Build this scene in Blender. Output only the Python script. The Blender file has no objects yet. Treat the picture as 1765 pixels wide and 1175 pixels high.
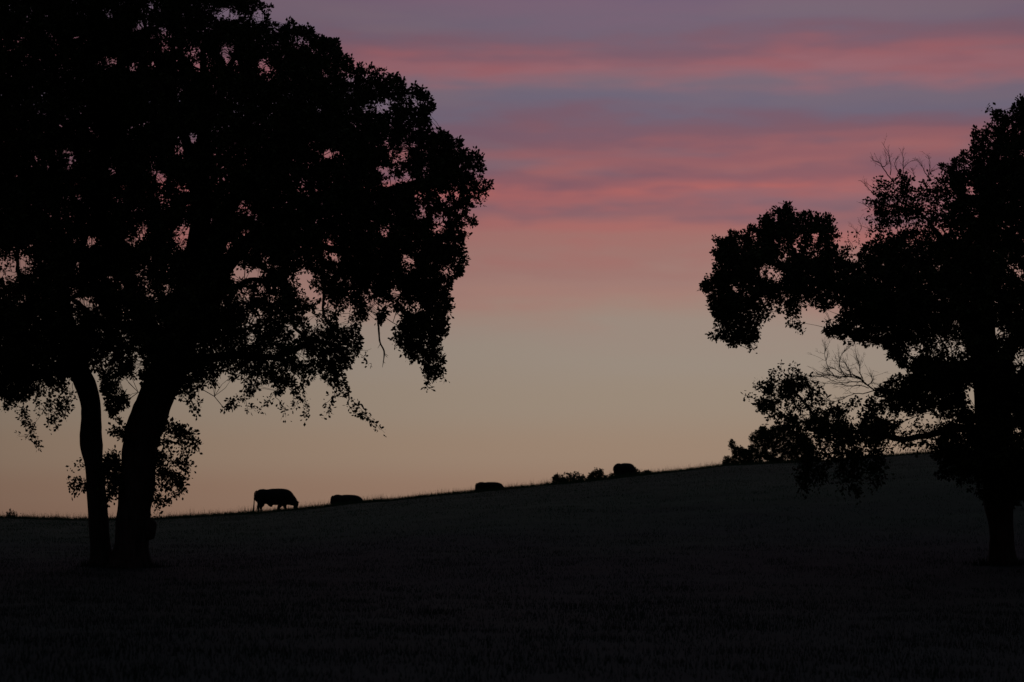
import bpy, math, random
import numpy as np
from mathutils import Vector

S = bpy.context.scene
COL = S.collection
rng = np.random.default_rng(7)
random.seed(7)
R = math.radians

# ------------------------------------------------------------------ camera
PW, PH, F = 1765.0, 1175.0, 4167.0          # photo size and focal length in photo pixels (85 mm on 36 mm)
EYE = 905.0                                 # photo row at eye level
CAMZ = 1.6
PITCH = math.atan((EYE - PH / 2) / F)
cd = bpy.data.cameras.new('camera')
cam = bpy.data.objects.new('camera', cd)
COL.objects.link(cam)
cam.location = (0, 0, CAMZ)
cam.rotation_euler = (R(90) + PITCH, 0, 0)
cd.sensor_width = 36.0
cd.lens = 36.0 * F / PW
cd.clip_start = 0.5
cd.clip_end = 20000
cd.dof.use_dof = True
cd.dof.focus_distance = 60.0
cd.dof.aperture_fstop = 2.8
S.camera = cam


def at(px, py, Y):
    """the world point seen at a photo pixel, Y metres in front of the camera"""
    dx = (px - PW / 2) / F
    dy = (PH / 2 - py) / F
    y = math.cos(PITCH) - dy * math.sin(PITCH)
    z = math.sin(PITCH) + dy * math.cos(PITCH)
    return np.stack([dx * Y / y, Y + 0 * dx + 0 * dy, CAMZ + z * Y / y], -1)


# ------------------------------------------------------------------ sky (dusk, sun already under the horizon)
def lin(c):
    return tuple((v / 12.92 if v <= 0.04045 else ((v + 0.055) / 1.055) ** 2.4) for v in [x / 255 for x in c])


W = bpy.data.worlds.new('World')
S.world = W
W.use_nodes = True
nt = W.node_tree
nt.nodes.clear()


def N(tree, kind, **kw):
    n = tree.nodes.new(kind)
    for k, v in kw.items():
        setattr(n, k, v)
    return n


def M(tree, op, a, b=None, c=None, clamp=False):
    n = N(tree, 'ShaderNodeMath', operation=op, use_clamp=clamp)
    for i, v in enumerate((a, b, c)):
        if v is None:
            continue
        if isinstance(v, (int, float)):
            n.inputs[i].default_value = v
        else:
            tree.links.new(v, n.inputs[i])
    return n.outputs[0]


def ramp(tree, fac, stops, interp='LINEAR'):
    n = N(tree, 'ShaderNodeValToRGB')
    n.color_ramp.interpolation = interp
    el = n.color_ramp.elements
    while len(el) > 1:
        el.remove(el[-1])
    el[0].position, el[0].color = stops[0][0], (*stops[0][1], 1)
    for p, c in stops[1:]:
        e = el.new(p)
        e.color = (*c, 1)
    tree.links.new(fac, n.inputs[0])
    return n.outputs[0]


def noise(tree, vec, scale, detail=3, rough=0.5):
    n = N(tree, 'ShaderNodeTexNoise')
    n.inputs['Scale'].default_value = scale
    n.inputs['Detail'].default_value = detail
    n.inputs['Roughness'].default_value = rough
    tree.links.new(vec, n.inputs['Vector'])
    return n.outputs['Fac']


def comb(tree, x, y, z):
    n = N(tree, 'ShaderNodeCombineXYZ')
    for i, v in enumerate((x, y, z)):
        if isinstance(v, (int, float)):
            n.inputs[i].default_value = v
        else:
            tree.links.new(v, n.inputs[i])
    return n.outputs[0]


tc = N(nt, 'ShaderNodeTexCoord')
sep = N(nt, 'ShaderNodeSeparateXYZ')
nt.links.new(tc.outputs['Generated'], sep.inputs[0])
X_, Y_, Z_ = sep.outputs
ELEV = M(nt, 'MULTIPLY', M(nt, 'ARCSINE', Z_), 180 / math.pi)
AZ = M(nt, 'MULTIPLY', M(nt, 'ARCTAN2', X_, Y_), 180 / math.pi)
# long soft streaks of cloud
st1 = noise(nt, comb(nt, M(nt, 'MULTIPLY', AZ, 0.11), M(nt, 'MULTIPLY', ELEV, 0.55), 3.1), 1.0, 2.0)
st2 = noise(nt, comb(nt, M(nt, 'MULTIPLY', AZ, 0.30), M(nt, 'MULTIPLY', ELEV, 1.7), 8.4), 1.0, 4.0, 0.55)
st3 = noise(nt, comb(nt, M(nt, 'MULTIPLY', AZ, 0.16), M(nt, 'MULTIPLY', ELEV, 1.1), 21.0), 1.0, 3.0, 0.5)
warp = M(nt, 'ADD', M(nt, 'MULTIPLY', M(nt, 'SUBTRACT', st1, 0.5), 0.9),
         M(nt, 'MULTIPLY', M(nt, 'SUBTRACT', st2, 0.5), 0.50))
lift = N(nt, 'ShaderNodeMapRange', interpolation_type='SMOOTHSTEP')
lift.inputs['From Min'].default_value = 1.8
lift.inputs['From Max'].default_value = 5.6
nt.links.new(ELEV, lift.inputs['Value'])
EW = M(nt, 'ADD', ELEV, M(nt, 'MULTIPLY', warp, lift.outputs[0]))
EL_MAX = 14.0


def row(py):
    return max(0.0, min(1.0, math.degrees(PITCH - math.atan((py - PH / 2) / F)) / EL_MAX))


BANDS = [(905, (147, 116, 98)), (850, (149, 121, 103)), (780, (153, 131, 113)), (690, (152, 136, 121)),
         (610, (152, 138, 126)), (572, (153, 136, 125)), (535, (157, 131, 120)), (500, (162, 123, 114)), (465, (158, 121, 114)), (445, (157, 116, 110)),
         (420, (160, 111, 106)), (390, (166, 104, 101)), (356, (130, 95, 104)), (325, (172, 99, 97)),
         (290, (126, 88, 100)), (256, (156, 97, 99)), (238, (143, 92, 99)), (220, (126, 89, 101)), (200, (119, 90, 105)),
         (172, (110, 100, 118)), (148, (116, 102, 117)), (118, (150, 102, 110)), (96, (150, 94, 101)),
         (66, (122, 91, 105)), (32, (114, 98, 115)), (0, (120, 97, 115)), (-60, (108, 94, 116))]
stops = [(row(p), lin(c)) for p, c in BANDS]
b1 = ramp(nt, M(nt, 'DIVIDE', EW, EL_MAX), stops, 'EASE')
b2 = ramp(nt, M(nt, 'DIVIDE', M(nt, 'ADD', EW, M(nt, 'MULTIPLY', lift.outputs[0], 0.36)), EL_MAX), stops, 'EASE')
mot = noise(nt, comb(nt, M(nt, 'MULTIPLY', AZ, 0.24), M(nt, 'MULTIPLY', ELEV, 0.95), 55.0), 1.0, 3.0, 0.55)
mm = N(nt, 'ShaderNodeMapRange', interpolation_type='SMOOTHSTEP')
mm.inputs['From Min'].default_value = 0.38
mm.inputs['From Max'].default_value = 0.66
nt.links.new(mot, mm.inputs['Value'])
bmix = N(nt, 'ShaderNodeMix', data_type='RGBA')
nt.links.new(mm.outputs[0], bmix.inputs[0])
nt.links.new(b1, bmix.inputs[6])
nt.links.new(b2, bmix.inputs[7])
bands = bmix.outputs[2]
# bluish grey gaps between the lit clouds
gapc = N(nt, 'ShaderNodeMix', data_type='RGBA')
gm = N(nt, 'ShaderNodeMapRange', interpolation_type='SMOOTHSTEP')
gm.inputs['From Min'].default_value = 0.50
gm.inputs['From Max'].default_value = 0.72
gm.inputs['To Max'].default_value = 0.6
nt.links.new(st3, gm.inputs['Value'])
lift2 = N(nt, 'ShaderNodeMapRange', interpolation_type='SMOOTHSTEP')
lift2.inputs['From Min'].default_value = 6.3
lift2.inputs['From Max'].default_value = 8.5
nt.links.new(ELEV, lift2.inputs['Value'])
nt.links.new(M(nt, 'MULTIPLY', gm.outputs[0], lift2.outputs[0]), gapc.inputs[0])
nt.links.new(bands, gapc.inputs[6])
gapc.inputs[7].default_value = (*lin((122, 103, 115)), 1)
# glow falls off to both sides of the place where the sun went down
da = M(nt, 'DIVIDE', M(nt, 'SUBTRACT', AZ, 5.0), 25.0)
glow = M(nt, 'ADD', 0.10, M(nt, 'MULTIPLY', 0.90, M(nt, 'EXPONENT', M(nt, 'MULTIPLY', M(nt, 'MULTIPLY', da, da), -1.0))))
# and with height, towards a dim blue zenith
top = N(nt, 'ShaderNodeMapRange', interpolation_type='SMOOTHSTEP')
top.inputs['From Min'].default_value = 12.5
top.inputs['From Max'].default_value = 40.0
nt.links.new(ELEV, top.inputs['Value'])
hi = N(nt, 'ShaderNodeMix', data_type='RGBA')
nt.links.new(top.outputs[0], hi.inputs[0])
scaled = N(nt, 'ShaderNodeVectorMath', operation='SCALE')
nt.links.new(gapc.outputs[2], scaled.inputs[0])
nt.links.new(glow, scaled.inputs['Scale'])
nt.links.new(scaled.outputs[0], hi.inputs[6])
hi.inputs[7].default_value = (0.050, 0.055, 0.072, 1)
sky = N(nt, 'ShaderNodeTexSky', sky_type='NISHITA', sun_disc=False)
sky.sun_elevation = R(-4)
sky.sun_rotation = R(5)
nbg = N(nt, 'ShaderNodeBackground')
nbg.inputs['Strength'].default_value = 0.05
nt.links.new(sky.outputs[0], nbg.inputs[0])
bg = N(nt, 'ShaderNodeBackground')
bg.inputs['Strength'].default_value = 1.0
nt.links.new(hi.outputs[2], bg.inputs[0])
add = N(nt, 'ShaderNodeAddShader')
nt.links.new(bg.outputs[0], add.inputs[0])
nt.links.new(nbg.outputs[0], add.inputs[1])
out = N(nt, 'ShaderNodeOutputWorld')
nt.links.new(add.outputs[0], out.inputs[0])

vs = S.view_settings
vs.view_transform = 'Standard'
vs.look = 'None'
vs.exposure = 0.0
vs.gamma = 1.0
S.cycles.max_bounces = 4


# ------------------------------------------------------------------ materials
def material(name, c1, c2, scale, rough=0.9, spec=0.1, bump=0.0, stretch=(1, 1, 1)):
    m = bpy.data.materials.new(name)
    m.use_nodes = True
    t = m.node_tree
    b = t.nodes['Principled BSDF']
    tcn = N(t, 'ShaderNodeTexCoord')
    mp = N(t, 'ShaderNodeMapping')
    mp.inputs['Scale'].default_value = stretch
    t.links.new(tcn.outputs['Object'], mp.inputs[0])
    f = noise(t, mp.outputs[0], scale, 5, 0.6)
    t.links.new(ramp(t, f, [(0.3, c1), (0.7, c2)]), b.inputs['Base Color'])
    b.inputs['Roughness'].default_value = rough
    b.inputs['Specular IOR Level'].default_value = spec
    if bump:
        bn = N(t, 'ShaderNodeBump')
        bn.inputs['Strength'].default_value = bump
        t.links.new(f, bn.inputs['Height'])
        t.links.new(bn.outputs[0], b.inputs['Normal'])
    return m


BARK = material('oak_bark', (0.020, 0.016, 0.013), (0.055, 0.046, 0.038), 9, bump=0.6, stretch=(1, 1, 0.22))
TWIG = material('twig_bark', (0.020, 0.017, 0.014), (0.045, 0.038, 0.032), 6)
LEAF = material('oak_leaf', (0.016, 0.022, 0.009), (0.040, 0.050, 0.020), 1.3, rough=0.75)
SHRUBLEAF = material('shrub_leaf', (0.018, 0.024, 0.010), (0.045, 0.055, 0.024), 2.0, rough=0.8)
HIDE = material('black_hide', (0.006, 0.005, 0.005), (0.012, 0.010, 0.009), 5, rough=0.8)
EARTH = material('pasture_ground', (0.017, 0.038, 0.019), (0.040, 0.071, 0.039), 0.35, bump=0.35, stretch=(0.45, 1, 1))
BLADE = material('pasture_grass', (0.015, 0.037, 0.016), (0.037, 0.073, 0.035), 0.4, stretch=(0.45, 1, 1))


def near_far_colour(m, f1, f2):
    """base colour is darker and greyer in the near field, blending to green upslope"""
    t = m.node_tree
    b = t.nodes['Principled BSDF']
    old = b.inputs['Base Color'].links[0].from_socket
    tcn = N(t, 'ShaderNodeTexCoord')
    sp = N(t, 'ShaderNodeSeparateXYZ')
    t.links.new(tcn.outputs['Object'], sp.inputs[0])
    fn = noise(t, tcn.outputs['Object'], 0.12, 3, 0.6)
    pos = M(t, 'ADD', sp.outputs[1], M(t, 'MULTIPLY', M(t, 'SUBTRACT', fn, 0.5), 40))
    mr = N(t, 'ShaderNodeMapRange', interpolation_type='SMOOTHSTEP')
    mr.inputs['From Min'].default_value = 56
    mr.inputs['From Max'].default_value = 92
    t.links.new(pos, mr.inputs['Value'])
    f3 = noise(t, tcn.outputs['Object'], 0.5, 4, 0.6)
    near_col = ramp(t, f3, [(0.3, f1), (0.7, f2)])  # darker, greyer colour for the near field
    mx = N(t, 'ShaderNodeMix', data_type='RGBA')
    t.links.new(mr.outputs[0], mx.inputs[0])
    t.links.new(near_col, mx.inputs[6])
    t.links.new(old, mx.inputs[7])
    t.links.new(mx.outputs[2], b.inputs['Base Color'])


near_far_colour(EARTH, (0.0130, 0.020, 0.0175), (0.023, 0.034, 0.030))
near_far_colour(BLADE, (0.0125, 0.020, 0.0165), (0.022, 0.033, 0.028))

# ------------------------------------------------------------------ mesh helpers
def mesh_from(name, verts, faces, m, parent=None, smooth=False):
    """faces: a list of int arrays (n,3) and (n,4)"""
    me = bpy.data.meshes.new(name)
    verts = np.asarray(verts, np.float64)
    faces = [np.asarray(f, np.int64) for f in faces if len(f)]
    me.vertices.add(len(verts))
    me.vertices.foreach_set('co', verts.astype(np.float32).ravel())
    loops = np.concatenate([f.ravel() for f in faces])
    sizes = np.concatenate([np.full(len(f), f.shape[1]) for f in faces])
    starts = np.concatenate([[0], np.cumsum(sizes)[:-1]])
    me.loops.add(len(loops))
    me.loops.foreach_set('vertex_index', loops.astype(np.int32))
    me.polygons.add(len(sizes))
    me.polygons.foreach_set('loop_start', starts.astype(np.int32))
    me.polygons.foreach_set('use_smooth', np.full(len(sizes), smooth))
    me.update(calc_edges=True)
    me.validate()
    me.materials.append(m)
    o = bpy.data.objects.new(name, me)
    COL.objects.link(o)
    if parent is not None:
        o.parent = parent
        o.matrix_parent_inverse = parent.matrix_basis.inverted()
    return o


def thing(name, label, cat, loc, group=None):
    o = bpy.data.objects.new(name, None)
    COL.objects.link(o)
    o.location = loc
    o.empty_display_size = 0.3
    o['label'], o['category'] = label, cat
    if group:
        o['group'] = group
    return o


class Tubes:
    def __init__(self):
        self.v, self.q, self.n = [], [], 0

    def add(self, pts, rad, sides=5, rough=0.0):
        pts = np.asarray(pts, float)
        rad = np.asarray(rad, float)
        n = len(pts)
        tan = np.gradient(pts, axis=0)
        tan /= np.linalg.norm(tan, axis=1)[:, None] + 1e-9
        ref = np.array([0.31, 0.93, 0.2]) if abs(tan[0][1]) < 0.8 else np.array([1.0, 0.1, 0.2])
        a = np.cross(tan, ref)
        a /= np.linalg.norm(a, axis=1)[:, None] + 1e-9
        b = np.cross(tan, a)
        th = np.arange(sides) * 2 * math.pi / sides
        rr = rad[:, None] * (1 + (rough * rng.normal(size=(n, sides)) if rough else 0))
        ring = pts[:, None] + rr[..., None] * (np.cos(th)[None, :, None] * a[:, None] + np.sin(th)[None, :, None] * b[:, None])
        self.v.append(ring.reshape(-1, 3))
        i = np.arange(n - 1)[:, None] * sides
        j = np.arange(sides)[None]
        k = (j + 1) % sides
        self.q.append((np.stack([i + j, i + k, i + sides + k, i + sides + j], -1).reshape(-1, 4)) + self.n)
        # caps
        if sides >= 4:
            for e in (0, (n - 1) * sides):
                c = [self.n + e + s for s in range(sides)]
                for s in range(1, sides - 2, 2):
                    self.q.append(np.array([[c[0], c[s], c[s + 1], c[s + 2]]]))
                if sides % 2:
                    pass
        self.n += n * sides

    def build(self, name, m, parent, smooth=True):
        if not self.v:
            return None
        return mesh_from(name, np.concatenate(self.v), [np.concatenate(self.q)], m, parent, smooth)


def spline(ctrl, step):
    """Catmull-Rom through rows of numbers, resampled"""
    c = np.asarray(ctrl, float)
    c = np.vstack([2 * c[0] - c[1], c, 2 * c[-1] - c[-2]])
    outp = []
    for i in range(1, len(c) - 2):
        n = max(2, int(np.linalg.norm((c[i + 1] - c[i])[:3]) / step))
        t = np.linspace(0, 1, n, endpoint=False)[:, None]
        p0, p1, p2, p3 = c[i - 1], c[i], c[i + 1], c[i + 2]
        outp.append(0.5 * (2 * p1 + (p2 - p0) * t + (2 * p0 - 5 * p1 + 4 * p2 - p3) * t ** 2 + (3 * p1 - p0 - 3 * p2 + p3) * t ** 3))
    outp.append(c[-2][None])
    return np.concatenate(outp)


def vnoise(p, scale, seed=0):
    q = np.asarray(p) / scale + seed * 17.31
    i = np.floor(q).astype(np.int64)
    f = q - i
    f = f * f * (3 - 2 * f)
    tot = 0
    for dx in (0, 1):
        for dy in (0, 1):
            for dz in (0, 1):
                h = (i[:, 0] + dx) * 374761393 + (i[:, 1] + dy) * 668265263 + (i[:, 2] + dz) * 2147483647 + seed * 974711
                h = (h ^ (h >> 13)) * 1274126177 & 0xFFFFFFFF
                h = ((h ^ (h >> 16)) & 0xFFFF) / 65535.0
                w = (f[:, 0] if dx else 1 - f[:, 0]) * (f[:, 1] if dy else 1 - f[:, 1]) * (f[:, 2] if dz else 1 - f[:, 2])
                tot = tot + h * w
    return tot


def in_poly(x, y, poly):
    r = np.zeros(x.shape, bool)
    p = np.asarray(poly, float)
    x1, y1 = p[-1]
    for x2, y2 in p:
        if y1 != y2:
            c = ((y1 > y) != (y2 > y)) & (x < (x2 - x1) * (y - y1) / (y2 - y1) + x1)
            r ^= c
        x1, y1 = x2, y2
    return r


# ------------------------------------------------------------------ terrain: a pasture rising to a crest
RIDGE = np.array([(-900, 900), (-200, 897), (0, 892), (60, 894), (130, 896), (190, 896), (260, 895), (330, 891), (400, 887),
                  (440, 885), (480, 881), (540, 876), (600, 868), (680, 862), (760, 853), (860, 844), (940, 836),
                  (1010, 830), (1100, 819), (1180, 811), (1250, 802), (1330, 798), (1420, 795), (1500, 788),
                  (1580, 782), (1650, 780), (1765, 776), (2000, 770), (2700, 765)], float)


def crest_dist(px):
    return np.interp(px, [-900, 440, 900, 1400, 2700], [118, 119, 128, 138, 142])


def terrain_raw(x, y):
    x = np.asarray(x, float)
    y = np.asarray(y, float)
    ys = np.maximum(y, 1.0)
    px = np.clip(PW / 2 + F * x / ys, -900, 2700)
    py = np.interp(px, RIDGE[:, 0], RIDGE[:, 1])
    yc = crest_dist(px)
    dy = (PH / 2 - py) / F
    tanv = (math.sin(PITCH) + dy * math.cos(PITCH)) / (math.cos(PITCH) - dy * math.sin(PITCH))
    g60 = 0.36 - 0.28 * np.clip((px - 300) / 1400, 0, 1)
    d60 = CAMZ + tanv * 60 - g60
    t = np.clip((y - 60) / (yc - 60), 0, 1)
    front = CAMZ + tanv * y - d60 * (1 - t) ** 2
    near = g60 * y / 60
    b = y - yc
    bc = np.minimum(b, 60)
    back = CAMZ + tanv * (yc + bc) - np.interp(px, [600, 820, 1066], [0.72, 0.60, 0.40]) * (1 - np.exp(-(np.maximum(b, 0) / 12) ** 2)) - 0.0016 * np.maximum(b - 45, 0) ** 2
    back = np.maximum(back, -5.0)
    h = np.where(y < 60, near, np.where(y < yc, front, back))
    behind = y < 5
    h = np.where(behind, g60 * 5 / 60 * np.clip(1 + y / 50, 0, 1), h)
    und = 0.6 * (vnoise(np.stack([x.ravel(), y.ravel() * 0.7, 0 * x.ravel()], -1), 5.0, 3) - 0.5).reshape(x.shape)
    amp = np.clip((y - 15) / 30, 0, 1) * np.clip((yc - 6 - y) / 30, 0, 1)
    return h + 0.22 * und * amp


def terrain(x, y):
    x = np.asarray(x, float)
    y = np.asarray(y, float)
    w = 17 * np.exp(-((y - 60) / 24) ** 2)
    return sum(k * terrain_raw(x, y + d * w) for d, k in ((-1.5, .06), (-1, .12), (-.5, .20), (0, .24), (.5, .20), (1, .12), (1.5, .06)))


az = np.concatenate([np.arange(-180, -20, 4.0), np.arange(-20, 20, 0.2), np.arange(20, 180, 4.0)])
rr = np.concatenate([[0.5], np.geomspace(2, 50, 50), np.linspace(51, 100, 50), np.linspace(100.6, 175, 120), np.geomspace(178, 9000, 40)])
A, RR = np.meshgrid(np.radians(az), rr, indexing='ij')
gx, gy = RR * np.sin(A), RR * np.cos(A)
gz = terrain(gx, gy)
na, nr = A.shape
gi = np.arange(na)[:, None] * nr + np.arange(nr - 1)[None]
gj = ((np.arange(na) + 1) % na)[:, None] * nr + np.arange(nr - 1)[None]
gq = np.stack([gi, gi + 1, gj + 1, gj], -1).reshape(-1, 4)
fan = np.stack([np.full(na, na * nr), ((np.arange(na)) * nr), ((np.arange(na) + 1) % na) * nr], -1)
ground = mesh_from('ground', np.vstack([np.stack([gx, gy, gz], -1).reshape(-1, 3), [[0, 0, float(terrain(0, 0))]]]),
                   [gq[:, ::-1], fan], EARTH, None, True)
ground['kind'] = 'structure'


def on_ground(px, Y, sink=0.0):
    x = (px - PW / 2) / F * Y
    for _ in range(4):                       # the column is nearly vertical; refine with the row
        z = float(terrain(x, Y))
        dz = (z - CAMZ) / Y
        y_ = math.cos(PITCH) - math.tan(math.atan(dz) - PITCH) * math.sin(PITCH)
        x = (px - PW / 2) / F * Y / y_
    return np.array([x, Y, float(terrain(x, Y)) - sink])


# ------------------------------------------------------------------ grass
def grass_blades(n, ysel, pxlo, pxhi, h0, h1, w):
    px = rng.uniform(pxlo, pxhi, n)
    Y = ysel(n, px)
    x = (px - PW / 2) / F * Y
    tuft = vnoise(np.stack([x, Y, 0 * x], -1), 0.8, 5)
    keep = rng.random(n) < np.clip(tuft * 1.6 - 0.15, 0.1, 1)
    x, Y, tuft = x[keep], Y[keep], tuft[keep]
    k = len(x)
    z = terrain(x, Y)
    h = rng.uniform(h0, h1, k) * (0.45 + 0.95 * tuft)
    a = rng.uniform(0, 2 * math.pi, k)
    lean = h * rng.uniform(0.05, 0.7, k)
    b = rng.uniform(0, 2 * math.pi, k)
    dx, dy = np.cos(a) * w / 2, np.sin(a) * w / 2
    p0 = np.stack([x - dx, Y - dy, z - 0.03], -1)
    p1 = np.stack([x + dx, Y + dy, z - 0.03], -1)
    p2 = np.stack([x + np.cos(b) * lean, Y + np.sin(b) * lean, z + h], -1)
    return np.stack([p0, p1, p2], 1).reshape(-1, 3)


gv = [grass_blades(70000, lambda n, px: crest_dist(px) + rng.uniform(-9, 3, n), -120, 1900, 0.06, 0.20, 0.022),
      grass_blades(9000, lambda n, px: crest_dist(px) + rng.uniform(-5, 1, n), -120, 1900, 0.2, 0.42, 0.016),
      grass_blades(240000, lambda n, px: 19 * ((crest_dist(px) - 5) / 19) ** (rng.random(n) ** 0.55), -150, 1920, 0.03, 0.09, 0.018)]
def tall_grass(px, Y, n, rad):
    """uncut grass standing round the foot of a trunk"""
    c = at(px, 975, Y)
    a, d = rng.uniform(0, 2 * math.pi, n), rad * (0.3 + np.abs(rng.normal(0, 0.32, n)))
    x, y = c[0] + np.cos(a) * d, Y + np.sin(a) * d
    z = terrain(x, y)
    h = rng.uniform(0.04, 0.24, n) * np.clip(1.2 - 0.7 * d / rad, 0.2, 1)
    b, w = rng.uniform(0, 2 * math.pi, n), rng.uniform(0.008, 0.02, n)
    e = np.stack([np.cos(a) * w, np.sin(a) * w, -0.03 + 0 * a], -1)
    p = np.stack([x, y, z], -1)
    tip = p + np.stack([np.cos(b) * h * 0.4, np.sin(b) * h * 0.4, h], -1)
    return np.stack([p - e * [1, 1, -1], p + e, tip], 1).reshape(-1, 3)


gv += [tall_grass(228, 59.6, 420, 1.2), tall_grass(176, 60.6, 300, 0.9), tall_grass(1727, 60.0, 420, 1.1)]
gv = np.concatenate(gv)
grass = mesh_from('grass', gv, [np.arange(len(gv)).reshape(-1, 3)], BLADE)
grass['kind'] = 'stuff'
grass['label'] = 'short dark pasture grass covering the hillside'
grass['category'] = 'grass'


# ------------------------------------------------------------------ foliage
def leaf_clusters(c, outward, n_leaf, L, seed=0):
    """quads for sprays of leaves round each centre"""
    k = len(c)
    idx = np.repeat(np.arange(k), n_leaf)
    n = len(idx)
    d = rng.normal(size=(n, 3)) + 0.75 * outward[idx] + np.array([0, 0, 0.12])
    d /= np.linalg.norm(d, axis=1)[:, None]
    up = rng.normal(size=(n, 3))
    s = np.cross(d, up)
    s /= np.linalg.norm(s, axis=1)[:, None] + 1e-9
    ln = L * rng.uniform(0.55, 1.45, n)[:, None]
    base = c[idx] + d * rng.uniform(0.0, 1.0, n)[:, None] * L * 0.9 + rng.normal(size=(n, 3)) * L * 0.25
    wd = ln * rng.uniform(0.24, 0.36, n)[:, None]
    v = np.stack([base, base + d * ln * 0.6 + s * wd, base + d * ln, base + d * ln * 0.55 - s * wd], 1)
    return v.reshape(-1, 3)


class Canopy:
    """a crown whose silhouette is a set of outlines; its body is given its own depth"""

    def __init__(self, polys, holes, Yc, depth, cell=3.0, roundpx=150.0, erode=7.0):
        allp = np.concatenate([np.asarray(p, float) for p, _ in polys])
        x0, y0 = allp.min(0) - 12
        x1, y1 = allp.max(0) + 12
        self.cell, self.x0, self.y0, self.Yc = cell, x0, y0, Yc
        gx = np.arange(x0, x1, cell)
        gy = np.arange(y0, y1, cell)
        X, Yg = np.meshgrid(gx, gy)
        dens = np.zeros(X.shape)
        for p, w in polys:
            dens = np.maximum(dens, in_poly(X, Yg, p) * w)
        inside = dens > 0
        # chamfer distance to the outline
        D = np.where(inside, 1e6, 0.0)
        for _ in range(2):
            for i in range(1, D.shape[0]):
                D[i] = np.minimum(D[i], D[i - 1] + 1)
                D[i, 1:] = np.minimum(D[i, 1:], D[i - 1, :-1] + 1.41)
                D[i, :-1] = np.minimum(D[i, :-1], D[i - 1, 1:] + 1.41)
            for i in range(D.shape[0] - 2, -1, -1):
                D[i] = np.minimum(D[i], D[i + 1] + 1)
                D[i, 1:] = np.minimum(D[i, 1:], D[i + 1, :-1] + 1.41)
                D[i, :-1] = np.minimum(D[i, :-1], D[i + 1, 1:] + 1.41)
            for j in range(1, D.shape[1]):
                D[:, j] = np.minimum(D[:, j], D[:, j - 1] + 1)
            for j in range(D.shape[1] - 2, -1, -1):
                D[:, j] = np.minimum(D[:, j], D[:, j + 1] + 1)
        D *= cell
        for hx, hy, rx, ry, s in holes:
            if cell > 2:
                rx, ry, s = rx + 4, ry + 4, s ** 0.5
            q = ((X - hx) / rx) ** 2 + ((Yg - hy) / ry) ** 2
            dens = dens * (1 - s * np.exp(-np.minimum(q, 30) ** 2))
        q3 = np.stack([X.ravel(), Yg.ravel(), 0 * X.ravel()], -1)
        nz = (0.55 * vnoise(q3, 17.0 * min(1, erode / 7), 21) + 0.45 * vnoise(q3, 8.0 * min(1, erode / 7), 22)).reshape(X.shape)
        dens = dens * (D > erode * (0.25 + 3.4 * np.clip(nz - 0.28, 0, 1)))
        if cell > 2:
            dens = dens * np.clip(0.36 + 0.64 * D / 75, 0, 1)       # the rim of the crown is thinner than its middle
        self.D, self.dens = D, dens
        self.depth = depth * np.sqrt(np.clip(D / roundpx, 0.02, 1))

    def sample(self, lai_area, per_cluster, clump=1.0, seed=1, scale=1.0):
        """lai_area: leaf layers; per_cluster: photo px^2 one cluster covers"""
        w = self.dens.ravel()
        n = int(w.sum() * self.cell ** 2 * lai_area / per_cluster)
        i = rng.choice(len(w), n, p=w / w.sum())
        r, c = np.divmod(i, self.dens.shape[1])
        px = self.x0 + (c + rng.random(n) - 0.5) * self.cell
        py = self.y0 + (r + rng.random(n) - 0.5) * self.cell
        d = self.depth.ravel()[i]
        Y = self.Yc + d * np.clip(rng.uniform(-1, 1, n) + 0.1 * rng.normal(size=n), -1.1, 1.1)
        P = at(px, py, Y)
        nz = 0.6 * vnoise(P, 0.85 * scale, seed) + 0.4 * vnoise(P, 0.36 * scale, seed + 3)
        edge = np.clip(1.3 - self.D.ravel()[i] / 40, 0, 1)       # keep the outline itself well filled
        keep = rng.random(n) < np.clip(0.5 + clump * 3.2 * (nz - 0.5) + 0.1 * edge, 0.12 + 0.25 * (1 - edge), 1)
        return P[keep]


def grow(clusters, nodes, n_attr, spacing, tip=0.010, expo=2.35, pull=0.30, stem_from=0):
    """limbs grown from the given trunk and limb nodes out to spots in the crown"""
    pos = [np.asarray(p) for p in nodes]
    par = [-1] * len(pos)
    plen = [0.25 * i * 0 for i in range(len(pos))]
    fixed = len(pos)
    att = []
    for q in rng.permutation(len(clusters)):
        p = clusters[q]
        if all(np.linalg.norm(p - a) > spacing for a in att):
            att.append(p)
            if len(att) >= n_attr:
                break
    arr = np.array(pos)
    att.sort(key=lambda a: np.min(np.linalg.norm(arr - a, axis=1)))
    chains = []
    for a in att:
        arr = np.array(pos)
        dist = np.linalg.norm(arr - a, axis=1)
        rise = np.clip(arr[:, 2] - a[2], 0, None)
        cost = dist + pull * np.array(plen) + 0.6 * rise
        s = int(np.argmin(cost))
        n = max(2, int(dist[s] / 0.3))
        t = np.linspace(0, 1, n + 1)[1:, None]
        line = arr[s] + (a - arr[s]) * t
        bend = rng.normal(size=3) * 0.10 * dist[s]
        bend[2] += 0.10 * dist[s]
        line = line + np.sin(t * math.pi) * bend + rng.normal(size=line.shape) * 0.025
        line[-1] = a
        prev = s
        ids = [s]
        for k in range(n):
            pos.append(line[k])
            par.append(prev)
            plen.append(plen[prev] + dist[s] / n)
            prev = len(pos) - 1
            ids.append(prev)
        chains.append(ids)
    load = np.zeros(len(pos))
    for ids in chains:
        load[ids[-1]] += tip ** expo
    for i in range(len(pos) - 1, fixed - 1, -1):
        load[i] = max(load[i], tip ** expo)
        load[par[i]] += load[i] if par[i] >= fixed else 0
    rad = np.clip(load, 0, None) ** (1 / expo)
    pos = np.array(pos)
    tb = Tubes()
    for ids in chains:
        r = rad[ids].copy()
        r[0] = r[1]
        tb.add(pos[ids], np.maximum(r, 0.006), 5)
    return pos, tb


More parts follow.
